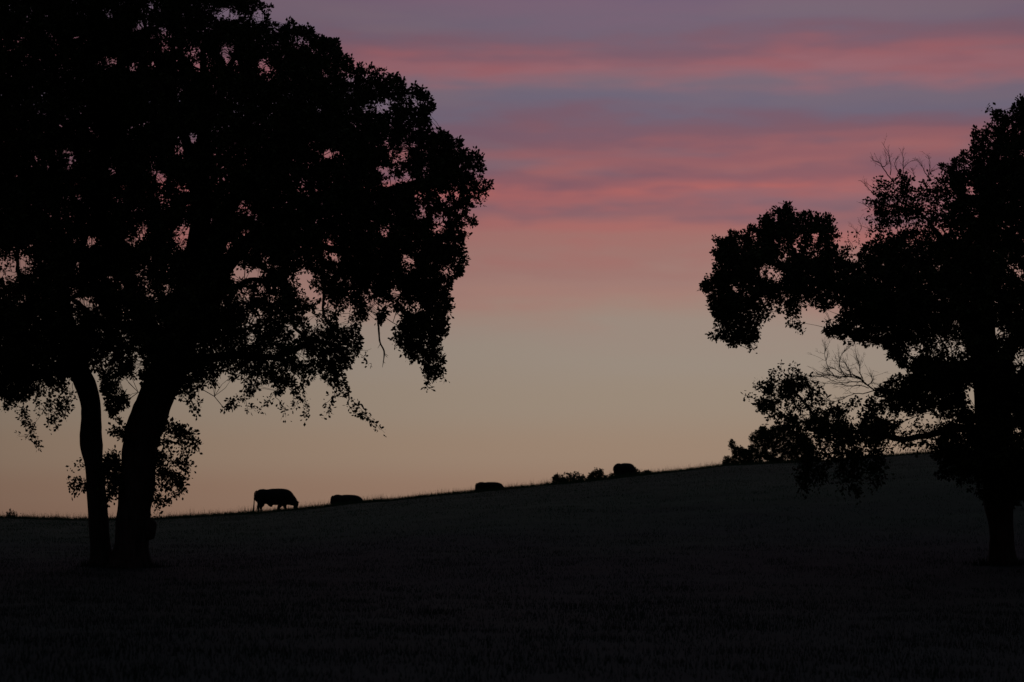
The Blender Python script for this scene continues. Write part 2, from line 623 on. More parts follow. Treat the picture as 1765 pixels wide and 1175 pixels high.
def twigs(tb, clusters, nodes, limit=0.9, r0=0.008):
    for i0 in range(0, len(clusters), 2000):
        c = clusters[i0:i0 + 2000]
        d = np.linalg.norm(c[:, None] - nodes[None], axis=2)
        j = d.argmin(1)
        dm = d[np.arange(len(c)), j]
        for a, k, dd in zip(c, j, dm):
            if 0.08 < dd < limit:
                b = nodes[k]
                mid = (a + b) / 2 + rng.normal(size=3) * 0.06 * dd + np.array([0, 0, 0.05 * dd])
                tb.add([b, mid, a], [r0, r0 * 0.8, r0 * 0.5], 3)


def bole(ctrl, Yc, parent, name='trunk', flare=True, sides=22, yoff=0.0):
    """a trunk from rows (px, py, half width in px)"""
    pts = []
    for px, py, w in ctrl:
        p = at(px, py, Yc + yoff)
        pts.append([*p, w / F * Yc])
    p = spline(pts, 0.06)
    n = len(p)
    th = np.arange(sides) * 2 * math.pi / sides
    zz = p[:, 2:3]
    ang = th[None] + 0 * zz
    ribs = 0.035 * np.sin(ang * 7 + zz * 1.3) + 0.03 * np.sin(ang * 11 - zz * 2.1)
    q = np.stack([np.cos(ang).ravel() * 2.2, np.sin(ang).ravel() * 2.2, (zz + 0 * ang).ravel() * 1.6], -1)
    lump = (vnoise(q, 1.0, 11) - 0.5).reshape(ang.shape) * 0.12 + (vnoise(q, 0.28, 12) - 0.5).reshape(ang.shape) * 0.07
    rad = p[:, 3:4] * (1 + ribs + lump)
    if flare:
        h = (zz - zz[0]) / 0.45
        lobes = 0.5 + 0.5 * np.cos(ang * 5 + 0.6)
        rad = rad * (1 + 0.62 * np.exp(-np.clip(h, 0, 9) * 1.6) * (0.25 + lobes))
    tan = np.gradient(p[:, :3], axis=0)
    tan /= np.linalg.norm(tan, axis=1)[:, None]
    a = np.cross(np.array([0, 1.0, 0])[None] + 0 * tan, tan)
    a /= np.linalg.norm(a, axis=1)[:, None]
    b = np.cross(tan, a)
    ring = p[:, None, :3] + rad[..., None] * (np.cos(ang)[..., None] * a[:, None] + np.sin(ang)[..., None] * b[:, None])
    i = np.arange(n - 1)[:, None] * sides
    j = np.arange(sides)[None]
    k = (j + 1) % sides
    f = np.stack([i + j, i + k, i + sides + k, i + sides + j], -1).reshape(-1, 4)
    o = mesh_from(name, ring.reshape(-1, 3), [f], BARK, parent, True)
    return o, p[:, :3]


def limb(ctrl, Yc, parent, y_end=0.0, name='limb', r_out=None):
    """a traced limb from rows (px, py, half width in px), swinging y_end metres in depth"""
    n = len(ctrl)
    pts = []
    for i, (px, py, w) in enumerate(ctrl):
        Y = Yc + y_end * (i / (n - 1)) ** 1.2
        pts.append([*at(px, py, Y), w / F * Yc])
    p = spline(pts, 0.12)
    p[1:-1, :3] += rng.normal(size=p[1:-1, :3].shape) * 0.008
    tb = Tubes()
    tb.add(p[:, :3], p[:, 3], 9, 0.05)
    tb.build(name, BARK, parent)
    return p[:, :3]


def sprig(path, Yc, tb, n_leaf=26, L=0.085, r=0.007, spread=0.07):
    n_leaf = max(3, int(n_leaf * 1.4))
    """a thin hanging twig with leaves along it"""
    pts = np.array([at(x, y, Yc) for x, y in path])
    p = spline(pts, 0.08)
    p = p + rng.normal(size=p.shape) * 0.01
    tb.add(p, np.linspace(r, r * 0.4, len(p)), 4)
    c = p[rng.integers(1, len(p), n_leaf)] + rng.normal(size=(n_leaf, 3)) * spread * 0.5
    outw = np.tile([0.0, 0, -0.4], (n_leaf, 1))
    return leaf_clusters(c, outw, 2, L)


def make_crown(parent, clusters, nodes, n_attr, spacing, centre, n_leaf=9, L=0.105, extra=None, tb_extra=None, name='crown', leaf=None, pull=0.3):
    pos, tb = grow(clusters, nodes, n_attr, spacing, pull=pull)
    twigs(tb, clusters, pos)
    if tb_extra is not None:
        for v, q in zip(tb_extra.v, [tb_extra]):
            pass
        off = tb.n
        tb.v += tb_extra.v
        tb.q += [q + off for q in tb_extra.q]
        tb.n += tb_extra.n
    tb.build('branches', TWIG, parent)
    o = clusters - np.asarray(centre)
    o /= np.linalg.norm(o, axis=1)[:, None] + 1e-9
    v = leaf_clusters(clusters, o, n_leaf, L)
    if extra:
        v = np.concatenate([v] + extra)
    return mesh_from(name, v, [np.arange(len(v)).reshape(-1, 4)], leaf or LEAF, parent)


# ------------------------------------------------------------------ outlines of the two oaks on the left
EDGE = [(465, -3), (470, 20), (476, 30), (484, 41), (494, 33), (503, 31), (515, 44), (530, 45), (543, 47), (549, 60), (560, 55),
        (571, 66), (579, 63), (588, 71), (596, 69), (597, 82), (602, 91), (604, 104), (618, 105), (634, 108), (641, 117), (655, 113),
        (666, 122), (676, 118), (690, 124), (703, 127), (704, 140), (719, 139), (724, 152), (738, 159), (742, 174),
        (757, 183), (746, 192), (744, 210), (741, 229), (752, 229), (760, 213), (770, 226), (782, 238), (791, 230), (797, 242),
        (806, 250), (820, 254), (830, 256), (832, 270), (838, 285), (836, 300), (848, 313), (846, 327), (843, 340), (828, 345),
        (812, 352), (812, 362), (820, 373), (827, 384), (815, 396), (808, 410), (798, 420), (803, 440), (805, 455), (799, 478),
        (795, 493), (783, 487), (776, 497), (783, 515), (782, 536), (774, 555), (772, 577), (760, 590), (765, 610), (770, 630),
        (769, 655), (756, 656), (740, 665), (730, 650), (724, 636), (725, 612), (716, 628), (700, 628), (688, 620), (681, 598),
        (672, 590), (666, 581), (680, 568), (680, 545), (672, 535), (660, 553), (648, 557), (641, 540), (634, 556), (624, 572),
        (628, 600), (615, 616), (607, 636), (594, 650), (598, 668), (607, 683), (594, 690), (580, 672), (571, 668),
        (556, 668), (548, 640), (540, 664), (525, 676), (510, 690), (496, 682), (483, 680), (476, 690), (468, 668), (455, 672),
        (442, 684), (425, 696), (403, 706), (386, 710), (380, 688), (411, 664), (382, 642), (373, 667), (361, 671), (351, 668),
        (350, 687), (337, 706), (318, 703), (308, 690), (297, 694), (285, 690), (250, 668), (236, 660)]
THICK_MAIN = EDGE + [(219, 652), (214, 660), (229, 682), (226, 694), (214, 706), (205, 722), (188, 714), (176, 692), (172, 664), (165, 630),
                     (180, 560), (150, 480), (170, 400), (140, 320), (165, 230), (140, 150), (160, 60), (120, -60), (200, -180), (330, -190), (430, -90)]
LACY = [(395, 560), (430, 480), (470, 480), (560, 480), (640, 480), (636, 556), (624, 572), (628, 600), (607, 636), (594, 650),
        (607, 683), (571, 668), (548, 640), (525, 676), (496, 682), (455, 672), (425, 696), (386, 710), (380, 688), (411, 664), (400, 620)]
SLENDER_MAIN = [(235, -60), (230, 60), (250, 140), (215, 230), (245, 310), (225, 400), (240, 480), (215, 560), (220, 600), (200, 640),
                (170, 640), (157, 646), (140, 650), (124, 655), (122, 690), (118, 714), (104, 700), (90, 720), (74, 690), (56, 690),
                (40, 700), (22, 692), (11, 704), (0, 690), (-60, 680), (-150, 640), (-260, 500), (-300, 300), (-260, 60), (-120, -120), (60, -190), (180, -160)]

HOLES_L = [(30, 455, 32, 30, .93), (8, 468, 14, 20, .7), (148, 522, 22, 10, 1), (121, 507, 9, 14, .8), (140, 505, 9, 5, .6), (155, 414, 14, 8, .95),
           (101, 403, 8, 9, .95), (92, 386, 6, 6, .7), (247, 401, 9, 14, 1), (226, 417, 8, 8, .8), (320, 407, 22, 20, .97), (346, 411, 9, 9, .9), (331, 430, 6, 11, .95),
           (300, 418, 7, 7, .8), (388, 417, 9, 11, .95), (425, 409, 11, 16, .97), (420, 470, 26, 15, 1), (398, 450, 11, 12, .95), (438, 473, 14, 10, .95), (423, 508, 14, 12, .97),
           (250, 470, 18, 17, .7), (214, 490, 12, 9, .85), (190, 478, 7, 7, .7), (262, 503, 7, 7, .8), (268, 516, 7, 7, .85), (266, 552, 9, 8, .9),
           (277, 566, 8, 6, .85), (300, 562, 5, 5, .7), (130, 452, 10, 8, .8), (172, 482, 9, 8, .6), (294, 496, 7, 8, .7), (48, 512, 8, 8, .6), (190, 622, 12, 16, .6), (240, 618, 8, 14, .7), (212, 610, 7, 9, .6),
           (228, 90, 6, 6, .4), (262, 15, 12, 9, .95), (243, 42, 14, 16, .85), (209, 6, 6, 12, .95), (186, 27, 6, 6, .8), (280, 60, 8, 8, .9), (284, 80, 11, 9, .95), (392, 90, 15, 19, .97),
           (404, 112, 12, 12, .6), (376, 26, 14, 9, .95), (402, 28, 20, 12, .95), (440, 32, 16, 13, .97), (354, 15, 7, 7, .8), (336, 94, 15, 12, .85), (346, 121, 8, 8, .9), (360, 112, 7, 7, .5), (178, 108, 12, 9, .85),
           (197, 109, 7, 8, .95), (229, 117, 7, 11, .9), (266, 110, 6, 9, 1), (245, 113, 5, 5, .8), (308, 165, 7, 12, .7), (375, 168, 6, 6, .8), (411, 196, 7, 6, .8), (325, 244, 15, 15, .9), (312, 262, 12, 9, .85),
           (352, 305, 9, 11, 1), (60, 279, 9, 10, .95), (118, 270, 10, 11, .8), (123, 283, 5, 5, .9), (86, 289, 6, 6, .95), (195, 297, 7, 11, .9), (210, 322, 7, 6, .8), (268, 300, 10, 9, .85), (281, 312, 9, 9, .85), (310, 325, 12, 9, .8),
           (285, 346, 12, 12, .9), (232, 358, 10, 8, .7), (98, 372, 10, 14, .9), (208, 344, 10, 7, .85), (248, 395, 7, 9, .9), (318, 396, 9, 8, .9), (330, 357, 9, 5, .8), (353, 354, 7, 5, .8), (380, 383, 20, 6, .85), (362, 385, 6, 6, .6), (425, 363, 10, 6, .8), (440, 395, 9, 8, .7),
           (410, 350, 10, 6, .7), (90, 75, 8, 8, .3), (35, 75, 10, 8, .4), (95, 95, 8, 8, .4), (67, 168, 5, 5, .6), (252, 213, 5, 4, .8), (157, 234, 6, 5, .7), (218, 228, 4, 4, .8),
           (600, 170, 6, 9, .8), (663, 180, 9, 11, .95), (648, 187, 12, 7, .9), (626, 190, 8, 8, .5), (612, 213, 9, 7, .7), (555, 130, 8, 8, .4), (490, 250, 7, 8, .9), (532, 255, 8, 9, .9), (566, 266, 18, 8, .85), (533, 285, 6, 5, .7),
           (665, 250, 7, 16, .8), (697, 255, 9, 16, .75), (683, 280, 13, 14, .92), (696, 310, 15, 12, 1), (728, 294, 9, 9, .9), (735, 272, 9, 9, .6), (655, 295, 10, 8, .9), (667, 312, 11, 16, .9), (782, 328, 9, 10, .95), (755, 340, 10, 8, .8),
           (718, 342, 10, 9, .85), (725, 367, 12, 10, .92), (755, 378, 12, 9, .85), (640, 340, 7, 7, .5), (463, 125, 9, 9, .95), (452, 112, 7, 12, .8), (503, 70, 7, 7, .8), (520, 75, 7, 6, .7), (497, 165, 7, 8, .6), (600, 195, 8, 7, .5), (545, 190, 10, 7, .45), (475, 70, 10, 20, .3),
           (522, 490, 20, 22, 1), (541, 510, 16, 12, .9), (560, 528, 24, 18, .75), (533, 540, 14, 12, .6), (470, 458, 8, 5, .8), (456, 440, 6, 5, .7), (556, 425, 11, 11, .92), (575, 446, 9, 7, .8), (625, 506, 8, 9, .95), (636, 526, 10, 12, .95), (600, 488, 10, 6, .7),
           (704, 455, 12, 15, .85), (690, 440, 6, 8, .6), (660, 396, 12, 12, .8), (765, 466, 13, 10, .85), (752, 394, 12, 10, .85), (708, 530, 12, 8, .9), (680, 505, 8, 12, .7), (652, 520, 8, 8, .6), (466, 515, 7, 6, .95), (516, 613, 9, 8, .95), (460, 605, 10, 10, .7),
           (504, 568, 14, 14, .6), (545, 562, 18, 13, .75), (595, 532, 16, 14, .6), (592, 560, 10, 10, .6), (432, 582, 8, 8, .9), (427, 560, 6, 10, .7), (500, 640, 9, 9, .7), (516, 655, 8, 8, .6), (440, 545, 10, 10, .5), (570, 590, 8, 8, .4), (452, 500, 10, 8, .5)]

G = 'large oaks in the pasture'

# --- thick oak
YT = 59.6
base = at(228, 974, YT)
base[2] = float(terrain(base[0], YT))
thick = thing('oak_tree', 'broad dark oak with the thicker leaning trunk and a burl near its foot', 'tree', base, G)
trunk, tn = bole([(226, 985, 31), (226, 961, 29), (227, 940, 28), (231, 893, 28.5), (232, 872, 27.5), (236, 838, 31), (239, 804, 30), (242, 763, 28),
                  (252, 729, 31), (264, 695, 30), (279, 660, 31), (298, 618, 32), (312, 575, 29), (326, 520, 25), (338, 450, 21), (346, 370, 17), (348, 280, 13), (352, 190, 9), (350, 90, 5)], YT, thick)
# the burl
u, v_ = np.meshgrid(np.linspace(0, math.pi, 14), np.linspace(0, 2 * math.pi, 20, endpoint=False), indexing='ij')
bc = at(257, 911, YT - 0.05)
bp = np.stack([np.sin(u) * np.cos(v_), np.sin(u) * np.sin(v_), np.cos(u)], -1).reshape(-1, 3)
bp = bp * np.array([0.19, 0.24, 0.27]) * (1 + 0.35 * (vnoise(bp, 0.6, 4) - 0.5))[:, None] + bc
i = np.arange(13)[:, None] * 20 + np.arange(20)[None]
k = np.arange(13)[:, None] * 20 + ((np.arange(20) + 1) % 20)[None]
mesh_from('burl', bp, [np.stack([i, i + 20, k + 20, k], -1).reshape(-1, 4)], BARK, trunk, True)

tnodes = [tn[j] for j in range(0, len(tn), 5) if tn[j][2] > 6.0]
L1 = limb([(310, 590, 18), (360, 500, 15), (430, 415, 13), (520, 375, 11), (600, 355, 9), (655, 335, 8), (688, 323, 7), (702, 326, 7), (712, 316, 6), (735, 312, 5), (770, 305, 3), (810, 300, 2)], YT, thick, -0.8)
L2 = limb([(325, 520, 14), (400, 390, 12), (450, 395, 10), (484, 410, 6), (493, 440, 5.5), (491, 480, 5), (492, 515, 4.5), (503, 540, 3.5), (506, 560, 3), (528, 585, 2.5), (545, 600, 2)], YT, thick, -1.4)
L3 = limb([(300, 620, 15), (345, 540, 10), (390, 500, 6), (412, 492, 4), (430, 482, 4), (450, 482, 3.6), (478, 486, 3.2), (490, 490, 3)], YT, thick, -1.0)
L4 = limb([(335, 460, 14), (420, 320, 12), (500, 240, 9), (580, 190, 7), (650, 165, 4), (710, 160, 2)], YT, thick, 0.8)
L5 = limb([(344, 380, 12), (330, 280, 9), (288, 140, 6), (265, 100, 4), (245, 30, 3)], YT, thick, 1.0)
L6 = limb([(300, 615, 14), (262, 560, 10), (225, 500, 8), (190, 440, 6), (160, 360, 4), (150, 300, 2)], YT, thick, 1.4)
L7 = limb([(298, 640, 12), (350, 620, 9), (420, 612, 7), (480, 615, 5), (540, 588, 4), (590, 600, 3)], YT, thick, -2.0)
L8 = limb([(490, 385, 8), (560, 425, 6), (640, 440, 5), (700, 480, 4), (735, 530, 3), (748, 605, 2)], YT, thick, 0.6)
L9 = limb([(550, 408, 6), (556, 470, 3.2), (558, 505, 2.6), (558, 540, 2.2), (575, 572, 1.8)], YT, thick, -0.6)
L10 = limb([(350, 240, 7), (390, 130, 5), (420, 60, 3), (440, 10, 2)], YT, thick, -0.8)
tnodes += [p for L in (L1, L2, L3, L4, L5, L6, L7, L8, L9, L10) for p in L[3::3]]
canT = Canopy([(THICK_MAIN, 1.0)], HOLES_L + [(505, 590, 110, 60, .2), (240, -110, 150, 90, .55)], YT, 4.6)
clT = canT.sample(40, 300, 0.8, 1)
bx = np.tile(at(340, 430, YT), (1, 1))[0]
tbx = Tubes()
ext = []
for path, n in [([(596, 680), (618, 700), (630, 715), (643, 728)], 34), ([(628, 712), (645, 730), (664, 745)], 12), ([(600, 690), (606, 705), (636, 722)], 22), ([(578, 672), (572, 695), (562, 716)], 18),
                ([(520, 676), (528, 692), (527, 716)], 24), ([(518, 680), (510, 700), (500, 705)], 14), ([(474, 684), (488, 700), (492, 718)], 14), ([(470, 680), (458, 695), (446, 704)], 18),
                ([(424, 690), (428, 705), (440, 700)], 10), ([(620, 610), (632, 620), (636, 630)], 6), ([(614, 605), (640, 602)], 4), ([(745, 650), (735, 660), (740, 668)], 14), ([(760, 640), (768, 655)], 10),
                ([(325, 700), (340, 705), (338, 712)], 12), ([(200, 715), (203, 724)], 10), ([(555, 700), (585, 675)], 12), ([(833, 340), (828, 352)], 10)]:
    ext.append(sprig(path, YT - 1.2, tbx, n))
make_crown(thick, clT, tnodes, 330, 0.55, bx, 19, 0.082, ext, tbx)

# bare hanging twig under the right-hand boughs
hb = Tubes()
pp = spline([[*at(x, y, YT - 0.4), r] for x, y, r in [(651, 545, .035), (653, 570, .030), (655, 590, .028), (662, 605, .024), (661, 622, .014), (659, 633, .006)]], 0.05)
hb.add(pp[:, :3], pp[:, 3] * 0.8, 5, 0.12)
for a, b in [((661, 608), (669, 613)), ((662, 610), (668, 616)), ((660, 622), (664, 626)), ((656, 592), (651, 600))]:
    hb.add([at(*a, YT - 0.4), at(*b, YT - 0.43)], [.009, .004], 4)
o = hb.build('hanging_twig', TWIG, thick)
o['label'] = 'bare twig hanging leafless below the right-hand boughs'

# leafy shoots sprouting from the thick trunk
shoots = [([(214, 838, 0), (200, 800, 0), (190, 780, 0)], 60), ([(240, 770, 0), (205, 745, 0), (194, 740, 0)], 40), ([(230, 760, 0), (214, 735, 0)], 34), ([(214, 830, 0), (190, 850, 0), (186, 862, 0)], 46),
          ([(215, 800, 0), (160, 800, 1), (139, 797, 1), (128, 805, 1)], 34), ([(215, 820, 0), (170, 830, 1), (140, 832, 1), (120, 832, 1)], 40), ([(160, 832, 1), (137, 842, 1), (126, 845, 1)], 22), ([(205, 790, 0), (180, 800, 1), (184, 835, 0)], 60),
          ([(262, 745, 0), (290, 730, 0), (315, 742, 0), (332, 748, 0)], 60), ([(300, 738, 0), (322, 750, 0), (338, 773, 0)], 50), ([(290, 738, 0), (312, 758, 0), (316, 778, 0)], 40), ([(262, 760, 0), (284, 762, 0), (290, 770, 0)], 26),
          ([(265, 790, 0), (285, 788, 0), (300, 795, 0), (325, 802, 0)], 30), ([(300, 796, 0), (318, 795, 0), (322, 806, 0)], 22), ([(264, 815, 0), (286, 818, 0), (305, 826, 0), (310, 845, 0)], 50), ([(264, 835, 0), (292, 838, 0), (310, 836, 0)], 26),
          ([(262, 850, 0), (280, 864, 0), (297, 858, 0)], 34), ([(262, 866, 0), (272, 880, 0), (268, 890, 0)], 6), ([(266, 800, 0), (280, 805, 0), (292, 822, 0)], 44), ([(300, 830, 0), (312, 822, 0), (316, 832, 0)], 18), ([(265, 775, 0), (278, 790, 0)], 30), ([(200, 780, 0), (185, 800, 0), (198, 830, 0)], 60), ([(205, 800, 0), (195, 845, 0)], 40)]
for path, n in shoots:
    back = path[-1][2]
    st = Tubes()
    sv = sprig([(x, y) for x, y, _ in path], YT + (1.3 if back else random.uniform(-0.5, 0.4)), st, int(n * 2.2), 0.090, 0.008, 0.11)
    sh = st.build('trunk_shoot', TWIG, thick)
    mesh_from('leaves', sv, [np.arange(len(sv)).reshape(-1, 4)], LEAF, sh)

# --- slender oak
YS = 60.6
base = at(176, 970, YS)
base[2] = float(terrain(base[0], YS))
slender = thing('oak_tree', 'slender-trunked dark oak, its straight thin trunk at the left of the thicker oak trunk', 'tree', base, G)
trunk2, sn = bole([(177, 982, 17), (175.5, 961, 16.5), (172, 925, 16.5), (170, 893, 16.5), (165, 838, 16), (161, 795, 15.5), (157, 765, 18.5), (156.5, 740, 17.5), (156.5, 712, 16.5), (155, 692, 17), (149, 668, 18),
                   (139, 645, 17), (127, 610, 15), (116, 560, 13), (106, 490, 11), (100, 410, 9), (92, 320, 7), (90, 220, 5), (95, 100, 3)], YS, slender)
snodes = [sn[j] for j in range(0, len(sn), 5) if sn[j][2] > 6.0]
K1 = limb([(118, 570, 10), (60, 520, 7), (34, 480, 4), (30, 440, 3), (34, 425, 2.5)], YS, slender, -1.0)
K2 = limb([(137, 640, 10), (150, 600, 9), (155, 545, 6), (124, 514, 4), (145, 508, 4.5), (165, 500, 4), (190, 490, 3)], YS, slender, -0.6)
K3 = limb([(106, 490, 9), (150, 400, 6), (180, 300, 4), (190, 180, 3)], YS, slender, 1.2)
K4 = limb([(128, 615, 11), (70, 590, 8), (0, 560, 6), (-90, 520, 4), (-160, 460, 2)], YS, slender, 0.6)
K5 = limb([(94, 340, 7), (30, 240, 5), (-50, 160, 3), (-110, 90, 2)], YS, slender, 0.8)
K6 = limb([(136, 640, 9), (100, 630, 6), (60, 650, 4), (30, 670, 2.5)], YS, slender, -1.6)
snodes += [p for L in (K1, K2, K3, K4, K5, K6) for p in L[3::3]]
canS = Canopy([(SLENDER_MAIN, 1.0)], HOLES_L + [(60, -130, 200, 80, .5), (85, 690, 45, 28, .45), (-200, 300, 110, 300, .5)], YS, 4.4)
clS = canS.sample(42, 300, 0.8, 2)
tbx = Tubes()
ext = []
for path, n in [([(40, 695), (45, 720), (55, 740), (64, 765)], 60), ([(44, 700), (38, 715), (48, 735)], 24), ([(88, 690), (70, 715), (56, 738), (50, 752)], 8), ([(56, 745), (40, 752), (30, 750)], 5), ([(15, 690), (10, 705)], 10),
                ([(100, 680), (104, 700), (100, 720)], 30), ([(85, 690), (92, 712), (98, 738)], 26), ([(80, 690), (84, 715), (86, 738)], 22), ([(112, 690), (118, 712)], 14), ([(25, 685), (28, 708)], 14), ([(60, 680), (70, 705)], 22),
                ([(125, 660), (122, 690), (110, 705)], 16), ([(100, 690), (108, 712)], 16)]:
    ext.append(sprig(path, YS - 1.0, tbx, n))
make_crown(slender, clS, snodes, 220, 0.6, at(90, 350, YS), 19, 0.082, ext, tbx)

# ------------------------------------------------------------------ the oak on the right
YR = 60.0
RIGHT_MAIN = [(1775, 158), (1765, 166), (1757, 162), (1750, 170), (1740, 170), (1737, 183), (1724, 185), (1717, 186), (1706, 188), (1709, 203), (1697, 208), (1686, 213), (1678, 217), (1671, 228), (1662, 234),
              (1673, 246), (1668, 260), (1657, 265), (1655, 272), (1646, 275), (1634, 279), (1622, 281), (1625, 295), (1618, 302), (1614, 316), (1606, 326), (1600, 345), (1598, 375), (1590, 392), (1560, 392),
              (1545, 398), (1530, 403), (1512, 402), (1500, 410), (1484, 424), (1470, 432), (1462, 424), (1454, 402), (1449, 398), (1442, 376), (1432, 366), (1420, 366), (1416, 354), (1404, 356), (1392, 359), (1378, 357), (1365, 350), (1355, 356),
              (1348, 354), (1335, 360), (1318, 360), (1314, 378), (1304, 384), (1287, 388), (1280, 396), (1262, 393), (1250, 400), (1240, 402), (1231, 406), (1220, 425), (1219, 434), (1230, 446), (1227, 462), (1231, 473), (1216, 480), (1211, 492), (1201, 495),
              (1206, 503), (1219, 502), (1218, 516), (1206, 524), (1218, 535), (1229, 545), (1231, 560), (1219, 573), (1226, 582), (1240, 587), (1257, 600), (1270, 596), (1280, 598), (1300, 598), (1314, 586), (1318, 568), (1330, 545), (1344, 540),
              (1352, 548), (1352, 567), (1366, 564), (1384, 570), (1388, 556), (1396, 546), (1398, 530), (1410, 536), (1419, 541), (1434, 534), (1448, 530), (1440, 545), (1424, 554), (1416, 575), (1432, 582), (1442, 592), (1452, 599), (1476, 591), (1490, 597), (1512, 599),
              (1528, 606), (1538, 620), (1548, 642), (1530, 655), (1506, 662), (1510, 676), (1505, 690), (1525, 705), (1560, 715), (1600, 720), (1640, 722), (1655, 735), (1640, 750), (1612, 748), (1604, 768), (1615, 786), (1612, 805), (1622, 826), (1640, 830), (1652, 849), (1672, 846), (1688, 858),
              (1698, 876), (1740, 880), (1770, 862), (1800, 850), (1900, 800), (2050, 700), (2100, 500), (2060, 300), (1950, 170), (1850, 130)]
LOWER = [(1505, 690), (1478, 693), (1452, 694), (1424, 691), (1410, 674), (1404, 664), (1390, 648), (1374, 644), (1352, 640), (1346, 650), (1336, 654), (1322, 660), (1313, 664), (1316, 674), (1326, 682), (1316, 690), (1312, 704), (1330, 716), (1334, 730),
         (1350, 742), (1372, 750), (1380, 770), (1398, 795), (1404, 780), (1420, 790), (1450, 798), (1480, 790), (1500, 788), (1528, 780), (1538, 755), (1530, 735), (1560, 725), (1525, 705)]
TUFT = [(1497, 350), (1513, 335), (1530, 318), (1536, 308), (1545, 296), (1556, 292), (1562, 310), (1575, 309), (1584, 318), (1597, 304), (1603, 318), (1612, 322), (1606, 340), (1602, 380), (1580, 400), (1566, 378), (1556, 366), (1532, 356), (1515, 352)]
HANG = [[(1384, 780), (1400, 785), (1412, 800), (1408, 820), (1400, 845), (1388, 856), (1380, 840), (1376, 815)], [(1412, 790), (1424, 795), (1420, 820), (1414, 840), (1408, 830)],
        [(1450, 785), (1470, 790), (1480, 810), (1484, 850), (1470, 860), (1462, 830), (1448, 810)], [(1500, 780), (1518, 785), (1520, 810), (1526, 850), (1514, 862), (1504, 850), (1510, 820)]]
HOLES_R = [(1321, 461, 12, 9, .92), (1338, 477, 16, 11, .88), (1375, 428, 9, 13, 1), (1351, 441, 12, 10, .8), (1405, 432, 13, 10, .8), (1453, 418, 12, 14, .9), (1472, 440, 13, 10, .85), (1270, 496, 8, 8, .8), (1310, 475, 6, 6, .6), (1383, 412, 6, 7, .7),
           (1405, 410, 8, 6, .6), (1345, 420, 9, 6, .4), (1676, 335, 9, 9, .85), (1732, 396, 7, 7, .9), (1620, 396, 10, 7, .7), (1612, 360, 12, 16, .6), (1665, 290, 5, 5, .5), (1753, 472, 6, 5, .9), (1577, 520, 6, 5, .8), (1620, 456, 4, 4, .9), (1680, 470, 5, 5, .5), (1710, 560, 5, 5, .6),
           (1634, 602, 34, 22, .72), (1575, 602, 14, 14, .65), (1590, 570, 10, 10, .5), (1700, 575, 20, 14, .6), (1720, 570, 12, 8, .5), (1762, 612, 12, 14, .75), (1677, 684, 12, 20, .95), (1688, 702, 10, 10, .8), (1668, 676, 9, 9, .7), (1757, 640, 12, 18, .8), (1716, 718, 6, 6, .9), (1722, 704, 5, 5, .7),
           (1755, 741, 5, 6, .8), (1560, 640, 10, 8, .4), (1620, 730, 18, 9, .7), (1475, 560, 8, 8, .35), (1520, 575, 7, 7, .4), (1640, 235, 8, 8, .3), (1500, 705, 14, 8, .5), (1540, 735, 14, 9, .8)]
HOLES_LOW = [(1399, 778, 9, 12, .95), (1360, 700, 12, 12, .6), (1385, 712, 12, 8, .7), (1392, 690, 7, 7, .5), (1345, 725, 14, 9, .6), (1430, 765, 12, 6, .6), (1460, 772, 14, 7, .6), (1390, 750, 14, 9, .6), (1490, 768, 18, 9, .75), (1475, 720, 8, 8, .6), (1515, 770, 10, 8, .7), (1415, 780, 12, 8, .7), (1445, 790, 10, 7, .7), (1477, 705, 12, 8, .4)]
base = at(1725, 976, YR)
base[2] = float(terrain(base[0], YR))
right = thing('oak_tree', 'dark oak at the right edge with a long low bough reaching left over the slope', 'tree', base, G)
trunk3, rn = bole([(1728, 990, 25), (1727, 960, 22.5), (1726, 912, 20.5), (1722, 873, 24), (1718, 820, 25), (1712, 760, 25), (1706, 700, 24), (1700, 620, 21), (1694, 540, 18), (1692, 450, 15), (1700, 350, 11), (1718, 260, 7), (1735, 200, 4)], YR, right)
rnodes = [rn[j] for j in range(0, len(rn), 5) if rn[j][2] > 4.6]
Q1 = limb([(1712, 770, 11), (1680, 742, 8), (1645, 738, 6.5), (1611, 746, 6), (1590, 752, 5.5), (1556, 757, 5), (1532, 753, 4.5), (1513, 748, 4), (1478, 744, 3.6), (1440, 736, 3), (1412, 722, 2.6), (1391, 700, 2.2), (1372, 676, 1.8), (1355, 655, 1.3)], YR, right, -1.4)
Q2 = limb([(1696, 560, 13), (1610, 525, 10), (1490, 505, 8), (1400, 485, 6), (1345, 460, 4), (1290, 440, 3), (1250, 450, 2)], YR, right, -1.0)
Q3 = limb([(1440, 492, 5), (1400, 470, 4), (1379, 447, 3.4), (1366, 428, 2.8), (1356, 400, 2)], YR, right, -0.9)
Q4 = limb([(1692, 470, 11), (1640, 430, 8), (1608, 392, 4), (1596, 376, 2.6), (1578, 364, 2.0), (1545, 358, 1.6), (1520, 348, 1.2), (1497, 345, .8)], YR, right, -0.5)
Q5 = limb([(1700, 360, 9), (1650, 330, 6), (1640, 300, 4), (1650, 270, 2)], YR, right, 0.6)
Q6 = limb([(1712, 740, 11), (1760, 650, 9), (1830, 560, 7), (1900, 450, 4), (1940, 330, 2)], YR, right, 1.0)
Q7 = limb([(1702, 640, 12), (1640, 640, 9), (1590, 660, 7), (1555, 680, 5), (1530, 690, 3)], YR, right, -1.6)
Q8 = limb([(1380, 440, 2.4), (1388, 425, 2.2), (1396, 405, 1.6), (1410, 385, 1.2)], YR, right, -0.1)
rnodes += [p for L in (Q1, Q2, Q3, Q4, Q5, Q6, Q7, Q8) for p in L[3::3]]
canR = Canopy([(RIGHT_MAIN, 1.0)], HOLES_R + [(1950, 480, 150, 330, .6)], YR, 4.2)
clR = canR.sample(40, 300, 0.8, 3)
